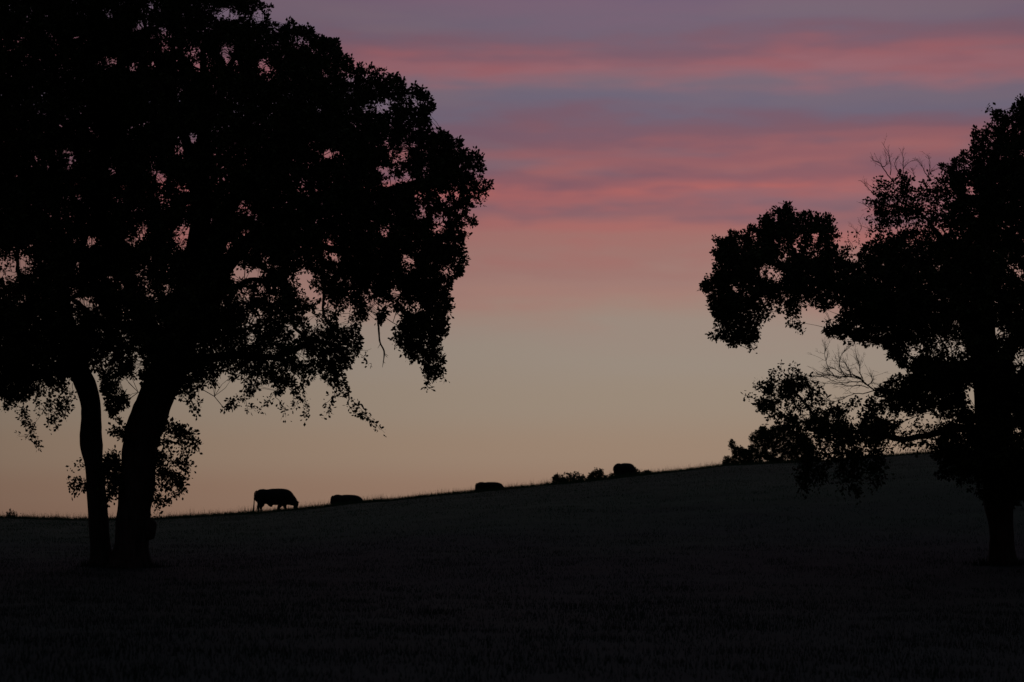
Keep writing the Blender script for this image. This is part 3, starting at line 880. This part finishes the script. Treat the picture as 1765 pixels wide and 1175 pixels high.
canL = Canopy([(LOWER, 0.82), ([(1596, 742), (1612, 722), (1650, 720), (1665, 800), (1640, 812), (1612, 800), (1598, 780), (1590, 766)], 1.0), ([(1500, 690), (1530, 690), (1548, 705), (1552, 740), (1530, 760), (1510, 750)], 0.8)] + [(h, 0.25) for h in HANG], HOLES_LOW, YR - 1.0, 1.6, roundpx=60, erode=5)
canU = Canopy([(TUFT, 0.62)], [(1566, 350, 14, 10, .6), (1560, 380, 20, 8, .9), (1590, 350, 9, 14, .6)], YR - 0.4, 1.4, roundpx=60, erode=4)
clL = canL.sample(30, 240, 1.0, 4, 0.7)
clU = canU.sample(13, 240, 1.0, 5, 0.7)
tbx = Tubes()
ext = []
for path, n in [([(1336, 700), (1310, 693), (1296, 684), (1284, 680)], 20), ([(1326, 690), (1312, 694), (1302, 700)], 16), ([(1330, 650), (1318, 660), (1311, 664)], 14), ([(1352, 645), (1346, 635), (1345, 630)], 8), ([(1376, 648), (1372, 635), (1370, 628)], 6),
                ([(1330, 715), (1326, 722), (1320, 735)], 8), ([(1280, 597), (1300, 602), (1306, 592)], 8), ([(1370, 560), (1382, 572)], 10), ([(1416, 575), (1424, 566)], 8), ([(1735, 205), (1714, 191), (1698, 184)], 16), ([(1340, 350), (1362, 352)], 6),
                ([(1470, 425), (1466, 418), (1462, 412)], 8), ([(1500, 405), (1496, 398)], 6), ([(1530, 400), (1526, 380), (1530, 370)], 16), ([(1546, 395), (1548, 370), (1546, 358)], 20), ([(1536, 392), (1534, 378), (1538, 362)], 20), ([(1516, 404), (1512, 392)], 10),
                ([(1525, 350), (1505, 345), (1497, 347)], 22), ([(1530, 320), (1515, 310), (1512, 312)], 12), ([(1520, 335), (1510, 328)], 5), ([(1597, 318), (1600, 300)], 10), ([(1484, 424), (1478, 408), (1474, 400)], 5)]:
    ext.append(sprig(path, YR - 0.9, tbx, n))
for k in range(26):
    x = random.uniform(1530, 1615)
    y = float(np.interp(x, [1513, 1556, 1590, 1611], [748, 757, 752, 746]))
    dn = random.choice((-1, -1, 1))
    e = (x - random.uniform(4, 26), y + dn * random.uniform(10, 26))
    ext.append(sprig([(x, y), ((x + e[0]) / 2 + 2, (y + e[1]) / 2 + random.uniform(-3, 3)), e], YR - 1.1, tbx, random.randint(4, 16), 0.085, 0.005, 0.10))
for k in range(34):
    x0, y0 = random.uniform(1512, 1612), random.uniform(368, 398)
    x1 = x0 + random.uniform(-22, 6)
    y1 = float(np.interp(x1, [1497, 1513, 1536, 1556, 1575, 1597, 1612], [350, 330, 312, 296, 312, 308, 318])) + random.uniform(-8, 45)
    ext.append(sprig([(x0, y0), ((x0 + x1) / 2 + random.uniform(-4, 4), (y0 + y1) / 2), (x1, y1)], YR - 0.6, tbx, int((y0 - y1) * random.uniform(.35, .9)) + 4, 0.075, 0.005, 0.08))
for k in range(40):
    x = random.choice((1390, 1393, 1415, 1458, 1472, 1512, 1514)) + random.gauss(0, 12)
    y = random.uniform(750, 795)
    ln = random.uniform(25, 75)
    ext.append(sprig([(x, y), (x + random.uniform(-5, 5), y + ln * .5), (x + random.uniform(-9, 6), min(y + ln, 866))], YR - 1.2, tbx, int(ln * random.uniform(.25, .75)), 0.085, 0.005, 0.12))
for k in range(30):
    a = random.choice(LOWER[:22])
    ext.append(sprig([(a[0] + 16, a[1] + 14), a, (a[0] - random.uniform(2, 14), a[1] + random.uniform(-14, 4))], YR - 1.1, tbx, random.randint(6, 18), 0.085, 0.004, 0.08))
cl = np.concatenate([clR, clL, clU])
make_crown(right, cl, rnodes, 340, 0.5, at(1690, 480, YR), 19, 0.082, ext, tbx)


def bare_spray(stems, Yc, r, parent, label, sub=9, length=0.5, up=0.35):
    """leafless branching: traced stems with finer side twigs"""
    tb = Tubes()
    for si, path in enumerate(stems):
        Y = Yc + random.uniform(-0.3, 0.3) * (si > 0)
        p = spline(np.array([at(x, y, Yc if k == 0 else Y) for k, (x, y) in enumerate(path)]), 0.06)
        p[1:] += rng.normal(size=p[1:].shape) * 0.006
        tt = np.linspace(0, 1, len(p))[:, None]
        p += np.sin(tt * math.pi) * rng.normal(size=3) * 0.05 + tt ** 2 * rng.normal(size=3) * 0.07
        r0 = r * (1.0 if si == 0 else 0.7)
        tb.add(p, np.linspace(r0, r0 * 0.3, len(p)), 4)
        for s in range(sub):
            j = int(len(p) * random.uniform(0.25, 0.97))
            j = min(max(j, 1), len(p) - 2)
            d = p[j + 1] - p[j - 1]
            d /= np.linalg.norm(d)
            q = d + rng.normal(size=3) * 0.45 + np.array([0, 0, up])
            q /= np.linalg.norm(q)
            ln = length * random.uniform(0.35, 1.0)
            n = 6
            t = np.linspace(0, 1, n)[:, None]
            crv = rng.normal(size=3) * 0.12
            s_ = p[j] + q * ln * t + crv * ln * t ** 2 + rng.normal(size=(n, 3)) * 0.006
            s_[0] = p[j]
            tb.add(s_, np.linspace(r0 * 0.38, r0 * 0.16, n), 3)
            for _ in range(3):
                k2 = random.randint(1, n - 2)
                q2 = q + rng.normal(size=3) * 0.6
                q2 /= np.linalg.norm(q2)
                e = s_[k2] + q2 * ln * random.uniform(0.2, 0.45)
                tb.add([s_[k2], (s_[k2] + e) / 2 + rng.normal(size=3) * 0.01, e], [r0 * 0.22, r0 * 0.18, r0 * 0.12], 3)
    b = tb.build('bare_branch', TWIG, parent)
    b['label'] = label


def zc(cx, cy):                              # from an enlarged detail back to photo pixels
    return 1390 + cx / 9.04, 590 + cy / 9.04


bare_spray([[zc(1100, 770), zc(1000, 700), zc(900, 610), zc(850, 560), zc(760, 520), zc(690, 520), zc(600, 515), zc(520, 540), zc(420, 500), zc(300, 470), zc(200, 470)],
            [zc(850, 560), zc(740, 490), zc(600, 480), zc(480, 410), zc(380, 350), zc(320, 330)],
            [zc(960, 680), zc(840, 610), zc(700, 580), zc(560, 560), zc(440, 520), zc(330, 490), zc(230, 490)],
            [zc(970, 710), zc(820, 660), zc(680, 675), zc(560, 640), zc(450, 620), zc(320, 620), zc(220, 610)],
            [zc(900, 620), zc(760, 600), zc(600, 620), zc(480, 600), zc(350, 560), zc(220, 570), zc(120, 570)],
            [zc(890, 600), zc(800, 470), zc(785, 330), zc(780, 200), zc(790, 110)],
            [zc(600, 515), zc(570, 380), zc(560, 260), zc(590, 150), zc(640, 50)],
            [zc(440, 520), zc(360, 430), zc(310, 300), zc(290, 190), zc(295, 110)],
            [zc(690, 520), zc(690, 430), zc(670, 330), zc(640, 270)],
            [zc(960, 660), zc(985, 560), zc(975, 450)],
            [zc(1060, 750), zc(930, 780), zc(820, 770), zc(720, 810), zc(600, 870), zc(500, 900), zc(400, 910)]],
           YR - 0.6, 0.020, right, 'leafless spray of grey twigs below the upper bough', 15, 0.46, 0.10)


def zd(cx, cy):
    return 1460 + cx / 6.183, 240 + cy / 6.183


bare_spray([[zd(500, 460), zd(430, 370), zd(370, 280), zd(320, 250), zd(270, 230)], [zd(460, 380), zd(465, 270), zd(450, 170), zd(415, 80)], [zd(380, 290), zd(360, 220), zd(345, 170)],
            [zd(360, 650), zd(260, 575), zd(180, 510), zd(120, 450), zd(60, 425)], [zd(600, 350), zd(600, 250), zd(598, 110)], [zd(550, 360), zd(552, 270), zd(550, 190)],
            [zd(600, 360), zd(640, 290), zd(690, 230), zd(730, 190)], [zd(860, 400), zd(830, 290), zd(790, 210), zd(735, 170)], [zd(870, 400), zd(875, 280), zd(870, 150)], [zd(880, 380), zd(905, 290)],
            [zd(730, 400), zd(720, 320), zd(690, 280)], [zd(480, 470), zd(420, 450), zd(340, 430), zd(300, 420)], [zd(440, 590), zd(380, 580), zd(320, 545), zd(280, 515)], [zd(250, 665), zd(190, 660), zd(140, 645)]],
           YR - 0.5, 0.016, right, 'leafless upright twigs above the middle of the crown', 7, 0.30, 0.2)
bare_spray([[zd(540, 980), zd(540, 860), zd(525, 740)], [zd(470, 960), zd(465, 850), zd(460, 750)], [zd(110, 990), zd(90, 900), zd(40, 850)], [zd(100, 1030), zd(40, 980), zd(0, 940)], [zd(280, 980), zd(270, 940), zd(160, 880)], [zd(650, 900), zd(630, 830)],
            [zd(340, 960), zd(345, 890), zd(345, 830)], [zd(440, 880), zd(400, 800), zd(360, 760)]],
           YR - 0.5, 0.012, right, 'short leafless twigs in the dip of the crown', 4, 0.28, 0.3)


# ------------------------------------------------------------------ shrubs along and behind the crest
def shrub(label, polys, px, Y, holes=(), depth=1.2, lai=20, name='shrub', L=0.105, group='shrubs along the hill crest', clump=0.9, per=None):
    b = on_ground(px, Y)
    root = thing(name, label, 'shrub', b, group)
    can = Canopy(polys, holes, Y, depth, cell=1.0, roundpx=14, erode=1.0)
    c = can.sample(lai, per or 26, clump, int(px) % 50, 0.6)
    stems = [b + np.array([0, 0, 0.02]), b + np.array([0.02, 0, 0.3])]
    pos, tb = grow(c, stems, 34, 0.22, tip=0.007)
    twigs(tb, c, pos, 0.5, 0.004)
    tb.build('stems', TWIG, root)
    o = c - b
    o /= np.linalg.norm(o, axis=1)[:, None]
    v = leaf_clusters(c, o, 9, L)
    mesh_from('foliage', v, [np.arange(len(v)).reshape(-1, 4)], SHRUBLEAF, root)
    return root


shrub('low ragged shrub on the crest, leftmost of the shrubs near the rear-view cow', [([(953, 832), (956, 822), (960, 818), (966, 822), (970, 817), (977, 818), (984, 818), (990, 814), (996, 816), (997, 824), (1001, 821), (1005, 818), (1009, 823), (1012, 830), (1014, 846), (955, 852)], 1)], 982, 146, [(968, 826, 3, 2, .9), (975, 821, 3, 2, .5)])
shrub('small rounded shrub on the crest just left of the rear-view cow', [([(1012, 830), (1014, 821), (1019, 818), (1022, 814), (1028, 810), (1034, 811), (1038, 809), (1040, 818), (1045, 826), (1042, 842), (1014, 844)], 1)], 1028, 147, [(1028, 818, 2, 2, .8)])
shrub('low tuft of shrub between the small rounded shrub and the rear-view cow', [([(1044, 828), (1048, 822), (1054, 817), (1060, 818), (1060, 838), (1046, 838)], 1)], 1053, 147)
shrub('low dark shrub spreading from the right flank of the rear-view cow', [([(1080, 825), (1084, 806), (1090, 808), (1098, 810), (1104, 814), (1107, 820), (1108, 834), (1082, 836)], 1)], 1095, 152)
shrub('lowest shrub on the bare crest, right of the rear-view cow', [([(1106, 824), (1109, 815), (1114, 813), (1120, 813), (1125, 818), (1127, 832), (1108, 834)], 1)], 1117, 150)
shrub('small bushy shrub at the left foot of the larger bush, under the low bough', [([(1247, 800), (1250, 790), (1256, 787), (1260, 792), (1263, 782), (1259, 770), (1258, 763), (1263, 758), (1266, 768), (1272, 775), (1276, 771), (1282, 776), (1290, 775), (1296, 790), (1298, 820), (1250, 824)], 1)], 1272, 152, [(1280, 795, 3, 3, .9), (1292, 793, 4, 4, .9), (1272, 797, 3, 2, .8)], lai=20)
shrub('larger bush on the crest at the right, behind the low oak bough', [([(1288, 800), (1293, 785), (1292, 772), (1298, 766), (1293, 755), (1298, 748), (1308, 742), (1312, 736), (1320, 738), (1326, 742), (1332, 736), (1344, 736), (1356, 740), (1370, 744), (1390, 752), (1404, 770), (1414, 800), (1414, 822), (1290, 824)], 1)], 1348, 154,
      [(1327, 777, 5, 6, .95), (1320, 795, 7, 4, .8), (1357, 793, 6, 4, .9), (1345, 785, 6, 5, .8), (1366, 760, 6, 5, .8), (1310, 772, 3, 3, .7), (1380, 785, 6, 6, .8), (1305, 795, 3, 3, .8), (1335, 760, 4, 3, .6)], 1.6, 21)
shrub('sparse far weed poking above the crest at the far left edge', [([(8, 891), (12, 884), (19, 879), (25, 880), (26, 886), (32, 884), (40, 882), (41, 888), (38, 900), (10, 900)], 1)], 24, 150, [(22, 884, 3, 2, .6), (33, 889, 3, 4, .9)], lai=9, name='weed')


# ------------------------------------------------------------------ cows
def loft(stations, sides=18):
    """closed tube: rows (x, y, z, half height across the path in x-z, half width in y)"""
    s = spline(stations, 0.05)
    n = len(s)
    t = np.gradient(s[:, [0, 2]], axis=0)
    t /= np.linalg.norm(t, axis=1)[:, None] + 1e-9
    nx, nz = -t[:, 1], t[:, 0]
    th = np.arange(sides) * 2 * math.pi / sides
    ring = np.stack([s[:, 0:1] + nx[:, None] * s[:, 3:4] * np.cos(th), s[:, 1:2] + s[:, 4:5] * np.sin(th), s[:, 2:3] + nz[:, None] * s[:, 3:4] * np.cos(th)], -1)
    v = np.concatenate([ring.reshape(-1, 3), s[:1, :3], s[-1:, :3]])
    i = np.arange(n - 1)[:, None] * sides
    j = np.arange(sides)[None]
    k = (j + 1) % sides
    q = np.stack([i + j, i + sides + j, i + sides + k, i + k], -1).reshape(-1, 4)
    e = (n - 1) * sides
    jj = np.arange(sides)
    t1 = np.stack([np.full(sides, n * sides), jj, (jj + 1) % sides], -1)
    t2 = np.stack([np.full(sides, n * sides + 1), e + (jj + 1) % sides, e + jj], -1)
    return v, q, np.concatenate([t1, t2])


def cow_body():
    pieces = []

    def T(x, top, bot, w):
        return (x, 0, (top + bot) / 2, (top - bot) / 2, w)
    pieces.append(loft([T(-.055, 1.08, .84, .10), T(-.03, 1.15, .76, .18), T(.03, 1.21, .68, .23), T(.16, 1.275, .60, .27), T(.34, 1.30, .57, .29), T(.51, 1.275, .55, .31), T(.75, 1.31, .51, .36), T(1.0, 1.32, .50, .37), T(1.25, 1.32, .48, .34),
                        T(1.42, 1.30, .46, .29), T(1.57, 1.22, .455, .24), T(1.71, 1.06, .48, .17)]))
    pieces.append(loft([(1.42, 0, .92, .35, .19), (1.62, 0, .81, .32, .15), (1.80, 0, .70, .25, .12), (1.93, 0, .61, .17, .105), (1.99, 0, .57, .11, .09)]))
    pieces.append(loft([(2.00, 0, .71, .06, .06), (1.995, 0, .64, .105, .10), (1.975, 0, .53, .125, .105), (1.95, 0, .40, .105, .085), (1.93, 0, .28, .08, .066), (1.915, 0, .19, .085, .078), (1.905, 0, .15, .06, .06)]))
    for s in (-1, 1):
        pieces.append(loft([(1.99, s * .08, .68, .035, .03), (2.05, s * .14, .665, .055, .03), (2.10, s * .20, .64, .04, .025), (2.14, s * .25, .62, .012, .012)], 10))
        dx = .07 if s > 0 else -.05
        pieces.append(loft([(.24, s * .15, .95, .20, .12), (.22 + dx * .3, s * .17, .74, .18, .12), (.25 + dx, s * .17, .56, .13, .09), (.17 + dx, s * .165, .41, .078, .062), (.18 + dx, s * .165, .30, .060, .055), (.185 + dx, s * .165, .12, .054, .052), (.20 + dx, s * .165, .06, .070, .062), (.21 + dx, s * .165, .0, .075, .064)], 12))
        fx = .15 if s > 0 else -.17
        pieces.append(loft([(1.36, s * .15, .80, .17, .10), (1.33 + fx * .4, s * .17, .58, .14, .10), (1.29 + fx, s * .16, .38, .078, .066), (1.29 + fx, s * .16, .28, .060, .055), (1.285 + fx, s * .16, .12, .054, .052), (1.30 + fx, s * .16, .06, .070, .062), (1.31 + fx, s * .16, .0, .075, .064)], 12))
    pieces.append(loft([(.58, 0, .56, .04, .04), (.68, 0, .50, .07, .05), (.76, 0, .46, .055, .045), (.82, 0, .47, .03, .03)], 10))
    vs_, qs, ts, off = [], [], [], 0
    for v, q, t in pieces:
        vs_.append(v)
        qs.append(q + off)
        ts.append(t + off)
        off += len(v)
    o = mesh_from('body', np.concatenate(vs_), [np.concatenate(qs), np.concatenate(ts)], HIDE, None, True)
    rm = o.modifiers.new('remesh', 'REMESH')
    rm.mode = 'VOXEL'
    rm.voxel_size = 0.022
    rm.use_smooth_shade = True
    sm = o.modifiers.new('smooth', 'SMOOTH')
    sm.factor = 0.6
    sm.iterations = 5
    dg = bpy.context.evaluated_depsgraph_get()
    me = bpy.data.meshes.new_from_object(o.evaluated_get(dg))
    me.name = 'cow_body'
    bpy.data.objects.remove(o)
    return me


body_mesh = cow_body()
tv = Tubes()
tpts = spline([(.05, 0, 1.20, .03), (-.02, 0, 1.16, .03), (-.065, 0, 1.06, .028), (-.075, .01, .9, .03), (-.085, .015, .65, .028), (-.10, .02, .42, .034), (-.115, .02, .28, .045), (-.125, .02, .17, .05), (-.13, .02, .06, .018)], 0.04)
tv.add(tpts[:, :3], tpts[:, 3], 8, 0.06)


def cow(label, px, Y, yaw, scale=1.0, sink=0.0, dz=0.0, pitch=0.0):
    b = on_ground(px, Y, sink)
    b[2] += dz
    root = thing('cow', label, 'cow', b, 'black cows on the hill')
    root.rotation_euler = (0, R(pitch), R(yaw))
    root.scale = (scale,) * 3
    o = bpy.data.objects.new('body', body_mesh)
    COL.objects.link(o)
    o.parent = root
    return root


c0 = cow('black cow grazing in full side view, legs, tail and lowered head showing on the crest', 440.8, 123.5, 4, 1.035)
t0 = tv.build('tail', HIDE, None)
t0.parent = c0
for args in [('black cow half hidden by the crest, nearest to the cow in full side view', 571, 138, 20, 1.0, 0.02, 0.0, 2.5),
             ('black cow showing only a thin strip of its back over the crest', 820.5, 162, 6, 1.0, 0.02, 0.0, 2.0),
             ('black cow seen from behind on the crest among low shrubs', 1061, 150, 48)]:
    c = cow(*args)
    t = t0.copy()
    COL.objects.link(t)
    t.parent = c
